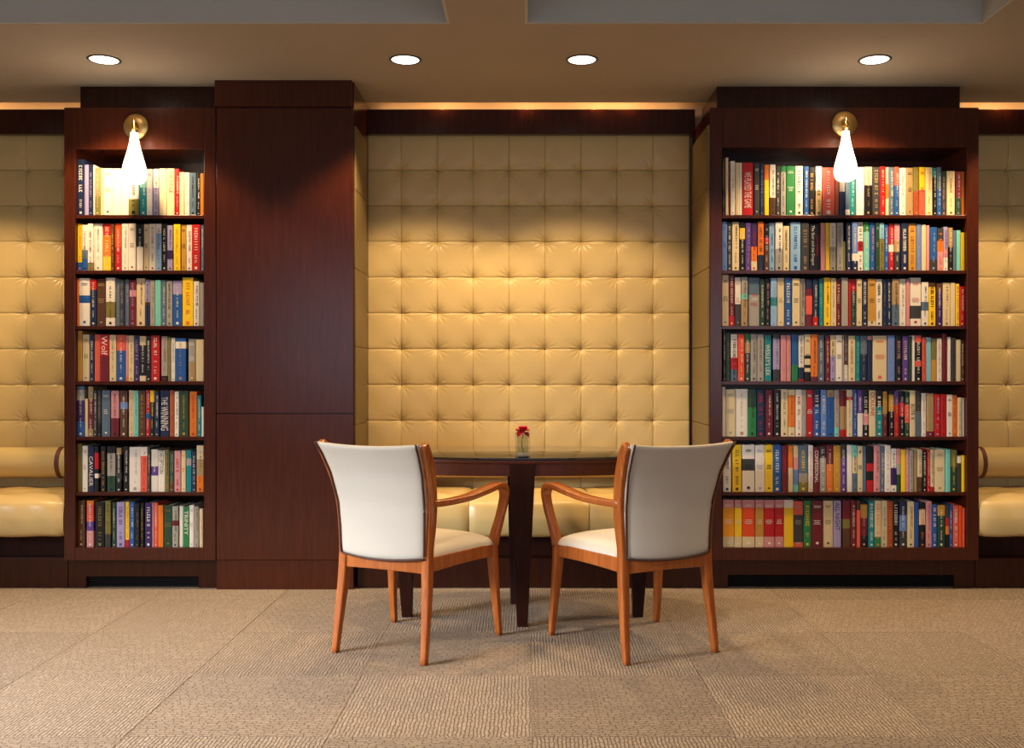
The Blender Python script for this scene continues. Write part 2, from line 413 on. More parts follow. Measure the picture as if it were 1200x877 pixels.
# valances with cove lights above
ZV0, ZV1 = Z(157, 5.56), Z(128, 5.56)
for xa, xb, lab, px in ((X(414, YF)+.001, X(832, YF)-.001, 'dark wood pelmet across the top of the central alcove', (518, 617, 698, 735)),
                    (-3.5, X(75, YF)-.001, 'dark wood pelmet above the tufted panel at left edge', (-40,)),
                    (X(1147, YF)+.001, 3.5, 'dark wood pelmet above the tufted panel at right edge', (1172,))):
    v = MB().box(xa, xb, 5.56, 5.60, ZV0, ZV1).build('pelmet', MAHD, None, .002); tag(v, lab, 'pelmet')
    f_ = MB().box(xa, xb, 5.60, 5.698, ZV1-.02, ZV1).build('pelmet_shelf', MAHD, v)
    for q, p in enumerate(px):
        nm = {518: 'leftmost', 617: 'second from left', 698: 'third from left', 735: 'rightmost'}.get(p)
        lab2 = f'small warm cove light above the alcove pelmet, {nm} glow of four' if nm else ('small warm cove light above the pelmet at ' + ('left' if p < 0 else 'right') + ' edge')
        pk = lathe([(.0, .0), (.018, .0), (.018, -.012), (.0, -.012)], 20).build('cove_light', WHITE_TRIM, None, loc=(X(p, 5.56), 5.544, 2.66)); tag(pk, lab2, 'cove light', 'cove lights above the pelmets')
        lathe([(.0, -.0125), (.014, -.0125), (.010, -.018), (0, -.020)], 16).build('bulb', BULB, pk)
        d = bpy.data.lights.new('cove_lamp', 'POINT'); d.energy = COVE_W; d.color = (1, .50, .18); d.shadow_soft_size = .008
        o = bpy.data.objects.new('cove_lamp', d); C.objects.link(o); o.parent = pk; o.location = (0, 0, -.028)
ls = MB().box(-3.5, 3.5, 5.64, 5.66, ZV1+.001, ZV1+.012)
ls = MB().box(X(414, YF)+.05, X(832, YF)-.05, 5.635, 5.655, ZV1+.0005, ZV1+.012).build('light_strip', BULB); tag(ls, 'thin warm light strip hidden behind the central alcove pelmet', 'light strip')
for a, b_, s in ((-3.4, X(75, YF)-.03, 'left'), (X(1147, YF)+.03, 3.4, 'right')):
    o = MB().box(a, b_, 5.635, 5.655, ZV1+.0005, ZV1+.012).build('light_strip', BULB); tag(o, f'thin warm light strip hidden behind the pelmet at {s} edge', 'light strip')

# ------------------------------------------------------------ banquettes
def cushion_mesh(w_, y0, y1, z0, z1, n=22, tufts=()):
    vs = []; m = MB(); prof = []
    # profile from back-bottom around the front to the back-top, rounded front
    def P(s):
        # s 0..1 : bottom 0-.3, front .3-.65, top .65-1
        pass
    h = z1-z0
    pts = [(y1, z0), (y0+.10, z0), (y0+.035, z0+.004), (y0+.008, z0+.03), (y0, z0+.08), (y0+.002, z0+h*.55), (y0+.015, z0+h*.78), (y0+.05, z1-.022), (y0+.10, z1-.004), (y0+.18, z1), (y0+.28, z1+.004), (y0+.38, z1), (y1, z1-.012)]
    pr = catmull([(0, a, b) for a, b in pts], 4)
    K = len(pr); nx = 28
    for i in range(nx+1):
        u = (i/nx*2-1); e_ = 1-abs(u)**14*.0
        edge = .014*abs(u)**18 + .004*abs(u)**4
        for p in pr:
            c = Vector((0, (y0+y1)/2+.02, (z0+z1)/2)); q = Vector((0, p.y, p.z)); dv = (c-q); dv.normalize()
            q = q + dv*edge
            x = u*w_/2
            if q.z > z1-.03 and tufts:
                for tx, ty in tufts:
                    r = math.hypot(x-tx, q.y-ty); q.z -= .022*math.exp(-(r/.03)**1.1)
            q.z += .002*math.sin(x*23+q.y*17)
            if q.y < y0+.05: q.y += .0025*math.sin(x*41+q.z*20)
            vs.append((x, q.y, q.z))
    fs = [(i*K+k, (i+1)*K+k, (i+1)*K+k+1, i*K+k+1) for i in range(nx) for k in range(K-1)]
    fs += [(i*K+K-1, (i+1)*K+K-1, (i+1)*K, i*K) for i in range(nx)]
    fs.append(tuple(range(K))); fs.append(tuple(range(nx*K, nx*K+K))[::-1])
    m.add(vs, fs); return m
ZS0, ZS1 = .268, .487
def bench(xs, label, blabel, straps, bol):
    xa, xb = xs[0], xs[-1]; cx = (xa+xb)/2
    t = empty('banquette', (cx, 5.3, 0), label=label, cat='bench')
    for a, b_ in zip(xs[:-1], xs[1:]):
        w_ = b_-a
        m = cushion_mesh(w_-.002, -.20, .33, ZS0, ZS1, tufts=[(-w_/3, -.03), (0, -.03), (w_/3, -.03), (-w_/3, .14), (0, .14), (w_/3, .14)])
        o = m.build('seat_cushion', LEATHER_S, t, 0, True, loc=((a+b_)/2-cx, 0, 0))
        try: o.data.set_sharp_from_angle(angle=R(50))
        except Exception: pass
    MB().box(xa-cx, xb-cx, -.06, .36, .155, ZS0-.001).build('base', ESP, t)
    MB().box(xa-cx, xb-cx, -.13, .36, 0, .154).build('plinth', MAHD, t, .002)
    # bolster
    r = .083; zc = Z(542, 5.52); a, b_ = bol; L = b_-a
    prof = [(0, 0), (r*.75, .001), (r*.95, .008), (r, .03)] + [(r*(1+.004*math.sin(k*1.7)), .03+(L-.06)*k/16) for k in range(1, 16)] + [(r, L-.03), (r*.95, L-.008), (r*.75, L-.001), (0, L)]
    bm_ = lathe(prof, 40); bm_.v = [(v[2], v[1]*.95, v[0]) for v in bm_.v]; bm_.f = [f[::-1] for f in bm_.f]
    bo = bm_.build('bolster', LEATHER, None, 0, True, loc=(a, 5.522, zc)); tag(bo, blabel, 'bolster')
    for s in straps:
        ring = MB(); n = 48; vs = []; fs = []
        for k in range(n):
            an = 2*math.pi*k/n
            for dx, rr in ((-.011, r+.001), (-.011, r+.004), (.011, r+.004), (.011, r+.001)):
                vs.append((s-a+dx, math.cos(an)*rr*.95, math.sin(an)*rr))
        for k in range(n):
            j = (k+1) % n
            for q in range(4): fs.append((k*4+q, k*4+(q+1) % 4, j*4+(q+1) % 4, j*4+q))
        ring.add(vs, fs); ring.build('strap', STRAPM, bo)
q = XB - CS
bench([X(414, YF)+.012, -.287, .331, X(832, YF)-.014], 'cream leather banquette seat in the alcove behind the round table', 'long cream leather bolster lying against the alcove back panel', (X(441, 5.47), X(800, 5.47)), (X(414, YF)+.02, X(832, YF)-.02))
xl = X(75, YF)-.004
bench([xl-1.236, xl-.618, xl], 'cream leather banquette seat at the left edge beside narrow bookcase', 'cream leather bolster with brown strap at the left edge beside narrow bookcase', (X(68.5, 5.47),), (xl-1.2, xl-.002))
xr = X(1147, YF)+.004
bench([xr, xr+.618, xr+1.236], 'cream leather banquette seat at the right edge beside wide bookcase', 'cream leather bolster with brown strap at the right edge beside wide bookcase', (X(1152.5, 5.47),), (xr+.002, xr+1.2))

# ------------------------------------------------------------ ceiling downlights
def downlight(x, y, label, power):
    t = empty('ceiling_downlight', (x, y, CZ), label=label, cat='ceiling light', group='recessed round ceiling lights')
    lathe([(.066, 0), (.076, 0), (.078, -.003), (.072, -.006), (.066, -.004), (.066, 0)], 40).build('trim_ring', WHITE_TRIM, t, 0, True)
    lathe([(0, -.001), (.066, -.001), (.064, -.0035), (0, -.0045)], 40).build('diffuser', DIFF, t)
    d = bpy.data.lights.new('downlight_lamp', 'SPOT'); d.energy = power; d.spot_size = R(112); d.spot_blend = .32; d.color = WARM; d.shadow_soft_size = .05
    o = bpy.data.objects.new('downlight_lamp', d); C.objects.link(o); o.parent = t; o.location = (0, 0, -.03)
for px, lab in ((122, 'round recessed ceiling light above the narrow bookcase'), (475, 'round recessed ceiling light above the left half of the alcove'),
                (682, 'round recessed ceiling light above the right half of the alcove'), (1025, 'round recessed ceiling light above the wide bookcase')):
    downlight(X(px, 4.77), 4.77, lab, CAN_W)
for x in (-2.9, 2.6): downlight(x*1.02, 4.77, 'round recessed ceiling light outside the ' + ('left' if x < 0 else 'right') + ' picture edge', CAN_W)
for x in (-2.75, -.17, 2.35):  # unseen downlights added to throw warm light on floor and chairs
    downlight(x, 2.6, 'added unseen ceiling fill light nearer the viewer, in the ' + {-2.75: 'left', -.17: 'middle', 2.35: 'right'}[x] + ' beam', FRONT_FILL_W)

# ------------------------------------------------------------ wall sconces
def sconce(px, py, spx, stop, sbot, smax, label):
    x0, z0 = X(px, YF), Z(py, YF)
    t = empty('wall_sconce', (x0, YF, z0), label=label, cat='wall lamp', group='brass and glass wall lamps on the bookcases')
    lathe([(.0, 0), (.062, 0), (.065, .003), (.065, .010), (.061, .015), (.020, .017), (0, .017)], 48, 'y').build('backplate', BRASS, t, 0, True)
    YL = 5.02
    dx = X(spx, YL)-x0; dy = YL-YF
    zt_, zb_ = Z(stop, YL)-z0, Z(sbot, YL)-z0
    lathe([(0, .017), (.016, .017), (.018, .024), (.014, .032), (.009, .04), (0, .042)], 24, 'y').build('boss', BRASS, t, 0, True)
    tube(catmull([(0, -.035, 0), (dx*.3, dy*.65, .012), (dx*.8, dy*.92, .012), (dx, dy, zt_+.012)], 6), .0055).build('arm', BRASS, t, 0, True)
    lathe([(0, .018), (.010, .018), (.017, .006), (.018, -.004), (0, -.004)], 24, c=(dx, dy, zt_)).build('cap', BRASS, t, 0, True)
    h = zt_-zb_; rm = smax/2*YL/F
    pr = [(.3, 0), (.34, .10), (.43, .22), (.55, .34), (.70, .47), (.86, .60), (.97, .72), (1, .79), (.97, .86), (.85, .93), (.6, .98), (.25, 1), (0, 1)]
    pts = catmull([(r_*rm, 0, -f_*h) for r_, f_ in pr], 3)
    lathe([(max(0, p.x), p.z) for p in pts], 40, c=(dx, dy, zt_-.004)).build('glass_shade', SHADE, t, 0, True)
    d = bpy.data.lights.new('sconce_bulb', 'POINT'); d.energy = SCONCE_W; d.color = (1, .84, .62); d.shadow_soft_size = .05
    o = bpy.data.objects.new('sconce_bulb', d); C.objects.link(o); o.parent = t; o.location = (dx, dy-.075, (zt_+zb_)/2+.03)
sconce(160, 149, 157.5, 155, 215, 28, 'brass wall lamp with lit teardrop glass on the narrow bookcase')
sconce(989, 146, 991, 153, 212, 27, 'brass wall lamp with lit teardrop glass on the wide bookcase')

# ------------------------------------------------------------ armchairs
def make_chair(loc, rz, label):
    t = empty('armchair', loc, rz, label=label, cat='chair', group='cherry armchairs at the round table')
    HW = [(.385, .181), (.50, .184), (.60, .189), (.72, .201), (.80, .211), (.838, .218)]
    YY = [(.385, -.215), (.50, -.218), (.60, -.226), (.72, -.262), (.80, -.306), (.838, -.335)]
    def ip(T_, z):
        for (a, va), (b_, vb) in zip(T_[:-1], T_[1:]):
            if z <= b_: k = (z-a)/(b_-a); return va+(vb-va)*k
        return T_[-1][1]
    for s in (-1, 1):
        p = [(s*.205, -.262, 0, .0115, .0125), (s*.201, -.243, .13, .0145, .016), (s*.195, -.224, .27, .0175, .019), (s*.192, -.215, .37, .0185, .021), (s*.192, -.214, .43, .0175, .021),
             (s*.199, -.209, .52, .0155, .026), (s*.207, -.216, .62, .015, .028), (s*.219, -.247, .72, .0145, .028), (s*.229, -.286, .795, .014, .026), (s*.236, -.318, .836, .0135, .019)]
        sweep(p, (1, 0, 0), 4, .16).build('leg', CHERRY, t, 0, True)
        p = [(s*.262, .252, 0, .0115, .0115), (s*.258, .236, .13, .0145, .015), (s*.252, .222, .27, .0185, .018), (s*.249, .217, .345, .020, .020), (s*.249, .216, .395, .020, .020)]
        sweep(p, (1, 0, 0), 4, .16).build('leg', CHERRY, t, 0, True)
        p = [(s*.203, -.218, .606, .017, .014), (s*.228, -.13, .605, .020, .0125), (s*.256, -.02, .612, .024, .0115), (s*.277, .08, .628, .026, .0115), (s*.287, .165, .641, .026, .012), (s*.291, .215, .638, .024, .0125),
             (s*.291, .243, .612, .021, .013), (s*.287, .245, .57, .019, .014), (s*.275, .233, .50, .018, .0155), (s*.262, .222, .44, .019, .018), (s*.252, .217, .388, .021, .020)]
        sweep(p, (1, 0, .0), 5, .2).build('armrest', CHERRY, t, 0, True)
    # seat frame
    fr = MB()
    def rail(p0, p1, bow, z0, z1, th, arch=.0):
        a, b_ = Vector(p0), Vector(p1); n = 12; d = (b_-a).normalized(); nn = Vector((-d.y, d.x)); vs = []; fs = []
        for i in range(n+1):
            k = i/n; q = a.lerp(b_, k)+nn*bow*math.sin(math.pi*k); zz = z0+arch*math.sin(math.pi*k)
            for o_, z_ in ((-th, zz), (th, zz), (th, z1), (-th, z1)): vs.append((q.x+nn.x*o_, q.y+nn.y*o_, z_))
        for i in range(n):
            for k in range(4): fs.append((i*4+k, i*4+(k+1) % 4, (i+1)*4+(k+1) % 4, (i+1)*4+k))
        fs += [(3, 2, 1, 0), (n*4, n*4+1, n*4+2, n*4+3)]
        fr.add(vs, fs)
    rail((-.19, -.216), (.19, -.216), -.022, .336, .402, .012, .008)
    rail((-.245, .222), (.245, .222), .012, .338, .392, .012, .008)
    rail((-.192, -.20), (-.247, .21), .006, .340, .396, .011, .006)
    rail((.247, .21), (.192, -.20), .006, .340, .396, .011, .006)
    fr.build('seat_frame', CHERRY, t, .003)
    # seat cushion
    n = 24; vs = []; fs = []
    for side in (1, -1):
        for j in range(n+1):
            for i in range(n+1):
                u, v = i/n*2-1, j/n*2-1
                u = math.sin(u*math.pi/2); v = math.sin(v*math.pi/2)
                hw = .197+(.268-.197)*(v+1)/2
                if v > .8 : hw -= .02*((v-.8)/.2)**2
                x = u*hw; y = -.185+(v+1)/2*(.425)
                k = (max(0, 1-abs(u)**5)*max(0, 1-abs(v)**5))**.45
                z = .392 + (side > 0)*(.048*k + .018*(1-u*u)*(1-v*v)) - (side < 0)*.004*k
                vs.append((x, y, z))
    S = (n+1)**2
    for j in range(n):
        for i in range(n):
            a = j*(n+1)+i; fs.append((a, a+1, a+n+2, a+n+1)); fs.append((S+a, S+a+n+1, S+a+n+2, S+a+1))
    m = MB(); m.add(vs, fs); o = m.build('seat', SEATF, t, 0, True)
    # upholstered back
    n = 28; vs = []; fs = []; z0, z1 = .395, .842
    def surf(u, v, d):
        z = z0+(z1-z0)*v
        zz = min(z, .838); hw = ip(HW, zz)+.014; yy = ip(YY, zz)
        x = u*hw; bow = .026*(1-u*u)*(1-.35*v)
        zt_ = z - .010*(1-u*u)*v**6 - .012*(1-u*u)*(1-v)**4
        return Vector((x, yy-bow+d, zt_))
    for side in (1, -1):
        for j in range(n+1):
            for i in range(n+1):
                u, v = math.sin((i/n*2-1)*math.pi/2), (math.sin((j/n*2-1)*math.pi/2)+1)/2
                k = (max(0, 1-abs(u)**16)*max(0, 1-abs(2*v-1)**24))**.5
                d = (.026*k + .010*(1-u*u)*(4*v*(1-v))) if side > 0 else (-.022*k-.006)
                if side > 0: d += 0
                vs.append(surf(u, v, d if abs(d) > 1e-6 else 0))
    for j in range(n):
        for i in range(n):
            a = j*(n+1)+i; fs.append((a, a+n+1, a+n+2, a+1)); fs.append((S2(n)+a, S2(n)+a+1, S2(n)+a+n+2, S2(n)+a+n+1))
    rim = [i for i in range(n+1)] + [j*(n+1)+n for j in range(1, n+1)] + [n*(n+1)+i for i in range(n-1, -1, -1)] + [j*(n+1) for j in range(n-1, 0, -1)]
    for k in range(len(rim)):
        a, b_ = rim[k], rim[(k+1) % len(rim)]; fs.append((a, b_, b_+S2(n), a+S2(n)))
    m = MB(); m.add(vs, fs); back = m.build('backrest', FABRIC, t, 0, True)
    path = []
    for k in range(30): path.append(surf(-.985, 1-k/30, -.026))
    for k in range(30): path.append(surf(-.985+1.97*k/30, .004, -.026))
    for k in range(31): path.append(surf(.985, k/30, -.026))
    tube(path, .0045, 6).build('piping', PIPING, back, 0, True)
    return t
def S2(n): return (n+1)**2
make_chair((-.454, 4.115, 0), R(-25.5), 'cherry wood armchair with ivory fabric back left of the round table')
make_chair((.458, 4.115, 0), R(25.5), 'cherry wood armchair with ivory fabric back right of the round table')

# ------------------------------------------------------------ table
TX, TY, TA, TB, TZ = -.011, 4.66, .76, .365, .744
t = empty('round_table', (TX, TY, 0), label='dark oval table with glossy black glass top in front of the banquette', cat='table')
def ell(a, b_, z0, z1, n=72, inner=None):
    m = MB(); vs = []; fs = []
    for z in (z0, z1):
        for k in range(n): an = 2*math.pi*k/n; vs.append((a*math.cos(an), b_*math.sin(an), z))
    for k in range(n): fs.append((k, (k+1) % n, n+(k+1) % n, n+k))
    if not inner: fs.append(tuple(range(n))[::-1]); fs.append(tuple(range(n, 2*n)))
    else:
        for z in (z0, z1):
            for k in range(n): an = 2*math.pi*k/n; vs.append(((a-inner)*math.cos(an), (b_-inner)*math.sin(an), z))
        for k in range(n):
            j = (k+1) % n
            fs.append((2*n+j, 2*n+k, 3*n+k, 3*n+j)); fs.append((k, 2*n+k, 2*n+j, j)); fs.append((n+k, n+j, 3*n+j, 3*n+k))
    m.add(vs, fs); return m
ell(TA, TB, TZ-.010, TZ).build('glass_top', BLACKGLASS, t, .002, True)
ell(TA-.002, TB-.002, TZ-.026, TZ-.0105).build('wood_top', TWOOD, t, .002, True)
ell(TA-.012, TB-.012, TZ-.080, TZ-.0265, inner=.02).build('apron', TWOOD, t)
def tleg(x, y, fx, fy, w0=.057, w1=.023):
    vs = []; 
    for (cx_, cy_, z, h) in ((fx, fy, 0, w1), (x, y, TZ-.027, w0)):
        vs += [(cx_-h, cy_-h, z), (cx_+h, cy_-h, z), (cx_+h, cy_+h, z), (cx_-h, cy_+h, z)]
    m = MB(); m.add(vs, [(0, 3, 2, 1), (4, 5, 6, 7), (0, 1, 5, 4), (1, 2, 6, 5), (2, 3, 7, 6), (3, 0, 4, 7)])
    m.build('leg', ESP, t, .003)
tleg(0, -.305, 0, -.275); tleg(-.02, .30, -.035, .16); tleg(-.545, -.10, -.525, -.10); tleg(.545, -.10, .525, -.10)
# vase with a red bloom
VX, VY = X(612.5, 4.40)-.0, 4.40
t = empty('bud_vase', (VX, VY, TZ), label='small square clear glass vase standing on the black table top', cat='vase')
h, a, th = .098, .033, .009
m = MB(); m.add([(sx*a, sy*a, 0) for sx, sy in ((-1,-1),(1,-1),(1,1),(-1,1))] + [(sx*a, sy*a, h) for sx, sy in ((-1,-1),(1,-1),(1,1),(-1,1))] +
      [(sx*(a-th), sy*(a-th), h) for sx, sy in ((-1,-1),(1,-1),(1,1),(-1,1))] + [(sx*(a-th), sy*(a-th), .012) for sx, sy in ((-1,-1),(1,-1),(1,1),(-1,1))],
      [(0,3,2,1)] + [(k, (k+1) % 4, 4+(k+1) % 4, 4+k) for k in range(4)] + [(4+k, 4+(k+1) % 4, 8+(k+1) % 4, 8+k) for k in range(4)] + [(8+k, 8+(k+1) % 4, 12+(k+1) % 4, 12+k) for k in range(4)] + [(12, 13, 14, 15)])
m.build('glass_body', GLASS, t, .0)
MB().box(-a+th+.0003, a-th-.0003, -a+th+.0003, a-th-.0003, .0125, .040).build('water', WATER, t)
fw = empty('red_flower', (VX, VY, TZ+.014), label='red orchid bloom on a short stem in the glass vase', cat='flower')
tube(catmull([(.003, 0, 0), (-.004, 0, .04), (.002, -.002, .085)], 5), .0018).build('stem', STEM, fw, 0, True)
def petal(an, tilt, L, wd, z):
    vs = []; fs = []; n = 7
    for i in range(n+1):
        k = i/n; ww = wd*math.sin(math.pi*min(1, k*.92+.06))**.7
        r = L*k; up = .012*k - .016*k*k + (L*k)*math.sin(tilt)
        for s, dz in ((-1, .004), (0, 0), (1, .004)):
            x = r*math.cos(tilt); y = s*ww
            vs.append((x*math.cos(an)-y*math.sin(an), x*math.sin(an)+y*math.cos(an), z+up+dz*math.sin(3*k)))
    for i in range(n):
        for q in range(2): fs.append((i*3+q, (i+1)*3+q, (i+1)*3+q+1, i*3+q+1))
    m = MB(); m.add(vs, fs); return m
pr_ = random.Random(2)
for k in range(18):
    o = petal(k*2*math.pi/9*.5*2.4+pr_.uniform(-.2, .2), pr_.uniform(-.5, .95), pr_.uniform(.030, .043), .0170, .092+pr_.uniform(-.004, .006)).build('petal', PETAL, fw, 0, True)
for k in range(4): petal(k*1.6, 1.0, .02, .006, .088).build('petal', PETALD, fw, 0, True)

# ------------------------------------------------------------ books
PAL = {k: srgb(v) for k, v in dict(k='15120f', n='1c2748', b='23559a', l='8db2d4', s='586c7e', g='a09a8e', w='e6dccb', c='d9c496', y='f0c414', o='e07414', r='b81616',
      m='6c1822', p='d08c8c', v='5c3c86', u='36215a', t='168084', a='74c4b4', e='2a7a40', f='25432c', h='7c7234', d='c08e34', x='55361e', z='a88a5c', i='a296bc', j='dc5a44', q='3a3838',
      B='6684bc', A='84bccb', O='e04c10', R='a0481f', Y='f2a010').items()}
CN = dict(k='black', n='navy', b='blue', l='pale blue', s='slate', g='grey', w='white', c='cream', y='yellow', o='orange', r='red', m='maroon', p='pink', v='violet', u='purple', t='teal', a='turquoise',
      e='green', f='dark green', h='olive', d='golden', x='brown', z='tan', i='lilac', j='coral', q='charcoal', B='periwinkle', A='aqua', O='bright orange', R='rust', Y='amber')
# each shelf: crop origin x, crop origin y, px per crop px; books 'x0-x1 top bands [lettering]'
# bands: a colour letter, then per-cent height from the top where the next colour begins; lettering: colour + style or colour:"TEXT"@from-to
ROWS = {}
ROWS['L1'] = [(80, 165, 7.059, '''68-132 155 n w2;132-168 197 i;168-205 200 n i1;205-218 200 w;218-265 225 z60h c1;265-283 225 c;286-362 228 w x3;365-430 230 w;430-497 232 w;497-583 232 w65h k2;588-650 232 a40t w1;650-697 235 w p3;
703-748 235 w40i n1;750-812 230 c;812-878 230 c x:THE_JUDGE@5-52;882-918 232 r w1;918-958 260 c;960-1000 262 w g1;1003-1057 266 s k1;1060-1090 266 k w1;1093-1122 272 o''')]
ROWS['L2'] = [(80, 255, 7.059, '''55-112 52 y82b o1;115-162 62 w55s75b k1;162-207 52 w83h r1;208-280 50 w g1;285-350 50 r25o70y c2;352-380 55 x y1;384-438 50 O50r w1;442-498 50 w g1;500-560 52 w x3;568-620 57 k49w w1;622-665 55 c k3;
666-722 52 w R1;724-770 52 w20l s1;770-818 52 k w1;820-865 66 i55u75i k1;872-930 57 y d1;932-975 60 d x3;976-1022 60 w k1;1024-1092 60 r w2;1095-1120 60 s w1''')]
ROWS['L3'] = [(80, 320, 7.059, '''55-90 48 o;92-180 45 w36b52w b3;182-235 55 r22n w1;238-308 50 x z3;312-388 42 w50h83w k1;392-425 60 s z1;427-463 60 q i1;465-500 55 s i1;505-560 60 m22p36m i1;560-632 45 c x1;635-675 60 i48x55n k1;678-718 62 g h1;
720-768 60 a;770-810 60 s w1;812-860 65 g k1;863-942 65 i30b w1;946-1035 40 y o2;1038-1085 70 w k1;1085-1120 80 g''')]
ROWS['L4'] = [(80, 385, 7.059, '''60-112 20 d z1;115-172 50 c h3;176-214 55 n w1;217-262 52 j o1;262-338 52 r45m w:Wolf@3-44;340-395 55 c s1;397-470 55 j34b w1;472-494 60 p90o;494-540 60 c h1;542-585 60 u i2;587-640 65 c20k88c w1;643-682 72 k w1;
685-755 60 r w2;757-768 68 y;770-822 68 g88k r1;824-848 75 h;850-884 80 w b1;886-972 82 b8w24b z1;993-1050 88 g55z w3;1055-1120 92 c''')]
ROWS['L5'] = [(80, 448, 7.059, '''68-135 35 s7g28u70b w1;135-160 138 c;162-205 38 z25m85z w1;210-238 70 q w1;240-270 70 q70k z1;275-345 68 s w3;355-420 72 p60m k1;430-490 72 x25B40x w1;500-545 70 c p2;545-582 72 a t1;585-638 72 x d1;640-675 68 r50b62r w1;
678-712 70 y25k y1;715-752 78 n w1;757-832 70 n w:THE_WINNING@4-90;840-878 68 R d1;880-916 78 w x1;920-995 72 f d1;1000-1062 78 o r1;1065-1098 110 t w1;1100-1120 205 w''')]
ROWS['L6'] = [(80, 515, 7.059, '''60-112 38 h;115-160 55 w z3;165-213 60 n w:CAVALIER@22-88;218-250 60 k14r50k60w70k;268-308 60 k d2;322-390 60 k15g65f k1;398-440 72 z15k55q75k w1;455-495 60 k w1;503-598 65 w g1;600-655 65 w20j r1;656-678 75 q w1;682-740 85 w40v62w w1;
742-798 95 w k:DECEPTION@2-56;800-832 88 h k1;835-875 98 f75x g1;878-930 95 p r2;935-972 95 c o3;975-1018 92 t20g37t;1022-1058 100 n w1;1062-1120 52 c30z65o m1''')]
ROWS['L7'] = [(80, 580, 7.059, '''72-134 50 x c1;150-208 50 o10j45v65p w1;225-300 60 k h2;305-350 52 h72q k1;362-393 65 f w1;398-465 62 i v2;470-502 62 y84r r1;504-545 62 b w1;550-588 72 k h1;595-622 72 k d1;632-690 68 u w2;692-707 70 p;709-740 68 j w1;
742-785 88 o;790-860 90 f h3;862-910 95 g35m48g k1;915-948 95 w;950-1000 100 e w:TRINITY@10-70;1002-1040 88 w p3;1042-1078 98 g x1;1085-1115 115 c o1''')]
ROWS['R1'] = [(840, 180, 8, '''50-78 45 k d2;80-108 42 c;109-125 90 m;128-170 72 w d1;172-210 88 c;211-238 88 w;240-340 88 r w:WE_PLAYED_THE_GAME@18-86;348-400 95 q w3;405-440 95 n i1;446-490 105 o30y;495-550 105 w65x k1;555-595 118 q w1;600-648 118 e12g k1;
652-735 118 e w3;738-808 118 w k2;818-860 122 b w1;865-918 130 k d2;925-985 122 w50z k2;992-1106 130 j w2;1110-1148 130 R'''),
  (985, 180, 8, '''-10-42 135 g50n;45-88 130 s88w;90-140 130 t w1;148-220 130 w l3;225-298 125 g38k z1;300-370 128 q z2;372-423 122 r c1;425-455 128 g35o65c;458-503 128 s w1;508-552 125 j38b w1;555-615 135 w g1;617-680 135 z x3;683-735 130 h50R z1;
738-795 128 y47j r3;798-862 130 c d1;868-903 135 t20k w1;905-945 130 s45b w1;948-996 165 f45q p1;1000-1072 165 c x1;1078-1130 170 m60f i1;1132-1170 170 o''')]
ROWS['R2'] = [(840, 252, 8, '''48-98 65 B b3;100-140 72 q w2;145-210 68 c x1;215-265 70 k12y35k w1;268-318 75 v i1;320-378 75 u50o80c r1;385-440 66 o68n x2;445-490 82 k30r42x w1;492-545 75 l n1;548-618 70 w55g k1;622-680 105 c x1;690-785 70 l b2;
790-865 75 q z2;872-970 85 k w:The_Bear_and_the_Dragon@3-88;975-1018 75 p;1019-1055 75 y;1060-1120 75 w50g k1;1125-1185 75 g s2'''),
  (985, 252, 8, '''-8-22 68 c k1;24-46 250 h;55-105 75 n w1;108-162 68 B65w80n w1;165-215 68 w40r60w k2;218-272 68 e20a w1;276-325 72 b p1;328-362 70 f g3;366-410 75 A33h x1;413-452 90 b w1;456-503 80 r45w60r w1;508-560 82 p35z60q w1;568-632 75 n w2;
640-712 80 d R2;715-760 85 B i1;763-803 90 c;805-835 98 p;838-905 115 b75q l1;908-965 125 q30o55p o2;962-1008 112 i50p70w v1;1015-1056 120 z45k w1;1058-1088 145 s;1090-1128 145 a;1130-1175 165 y''')]
ROWS['R3'] = [(840, 316, 8, '''48-112 42 c x3;115-165 55 m80r w1;170-225 75 w55q g3;228-290 72 g35a45z x1;300-402 78 s35g r:ON_THE_HILL@30-60;405-450 90 f w1;455-500 88 k p1;505-565 82 l40t58l i1;568-632 80 c z3;636-700 80 b w2;706-778 85 c k3;782-830 88 g k1;
835-895 95 n20m35j75m;900-950 95 n80r w1;960-1000 88 t a1;1005-1068 78 y k1;1070-1120 82 c z1;1122-1165 95 m c2'''),
  (985, 316, 8, '''8-70 80 g;75-100 92 r;102-148 92 r25f w1;150-200 90 c k3;203-252 95 n w2;255-330 88 d90c x3;332-390 92 w k2;395-435 92 n h1;438-478 90 n w1;483-548 90 z55s k1;552-615 88 w g1;617-650 95 p;655-755 78 w58q85w r3;760-825 120 w45s65w k1;
828-893 125 x10y k2;903-955 130 x20u w1;960-1033 125 c h1;1035-1078 125 c;1082-1112 135 y k2;1115-1176 160 r w1''')]
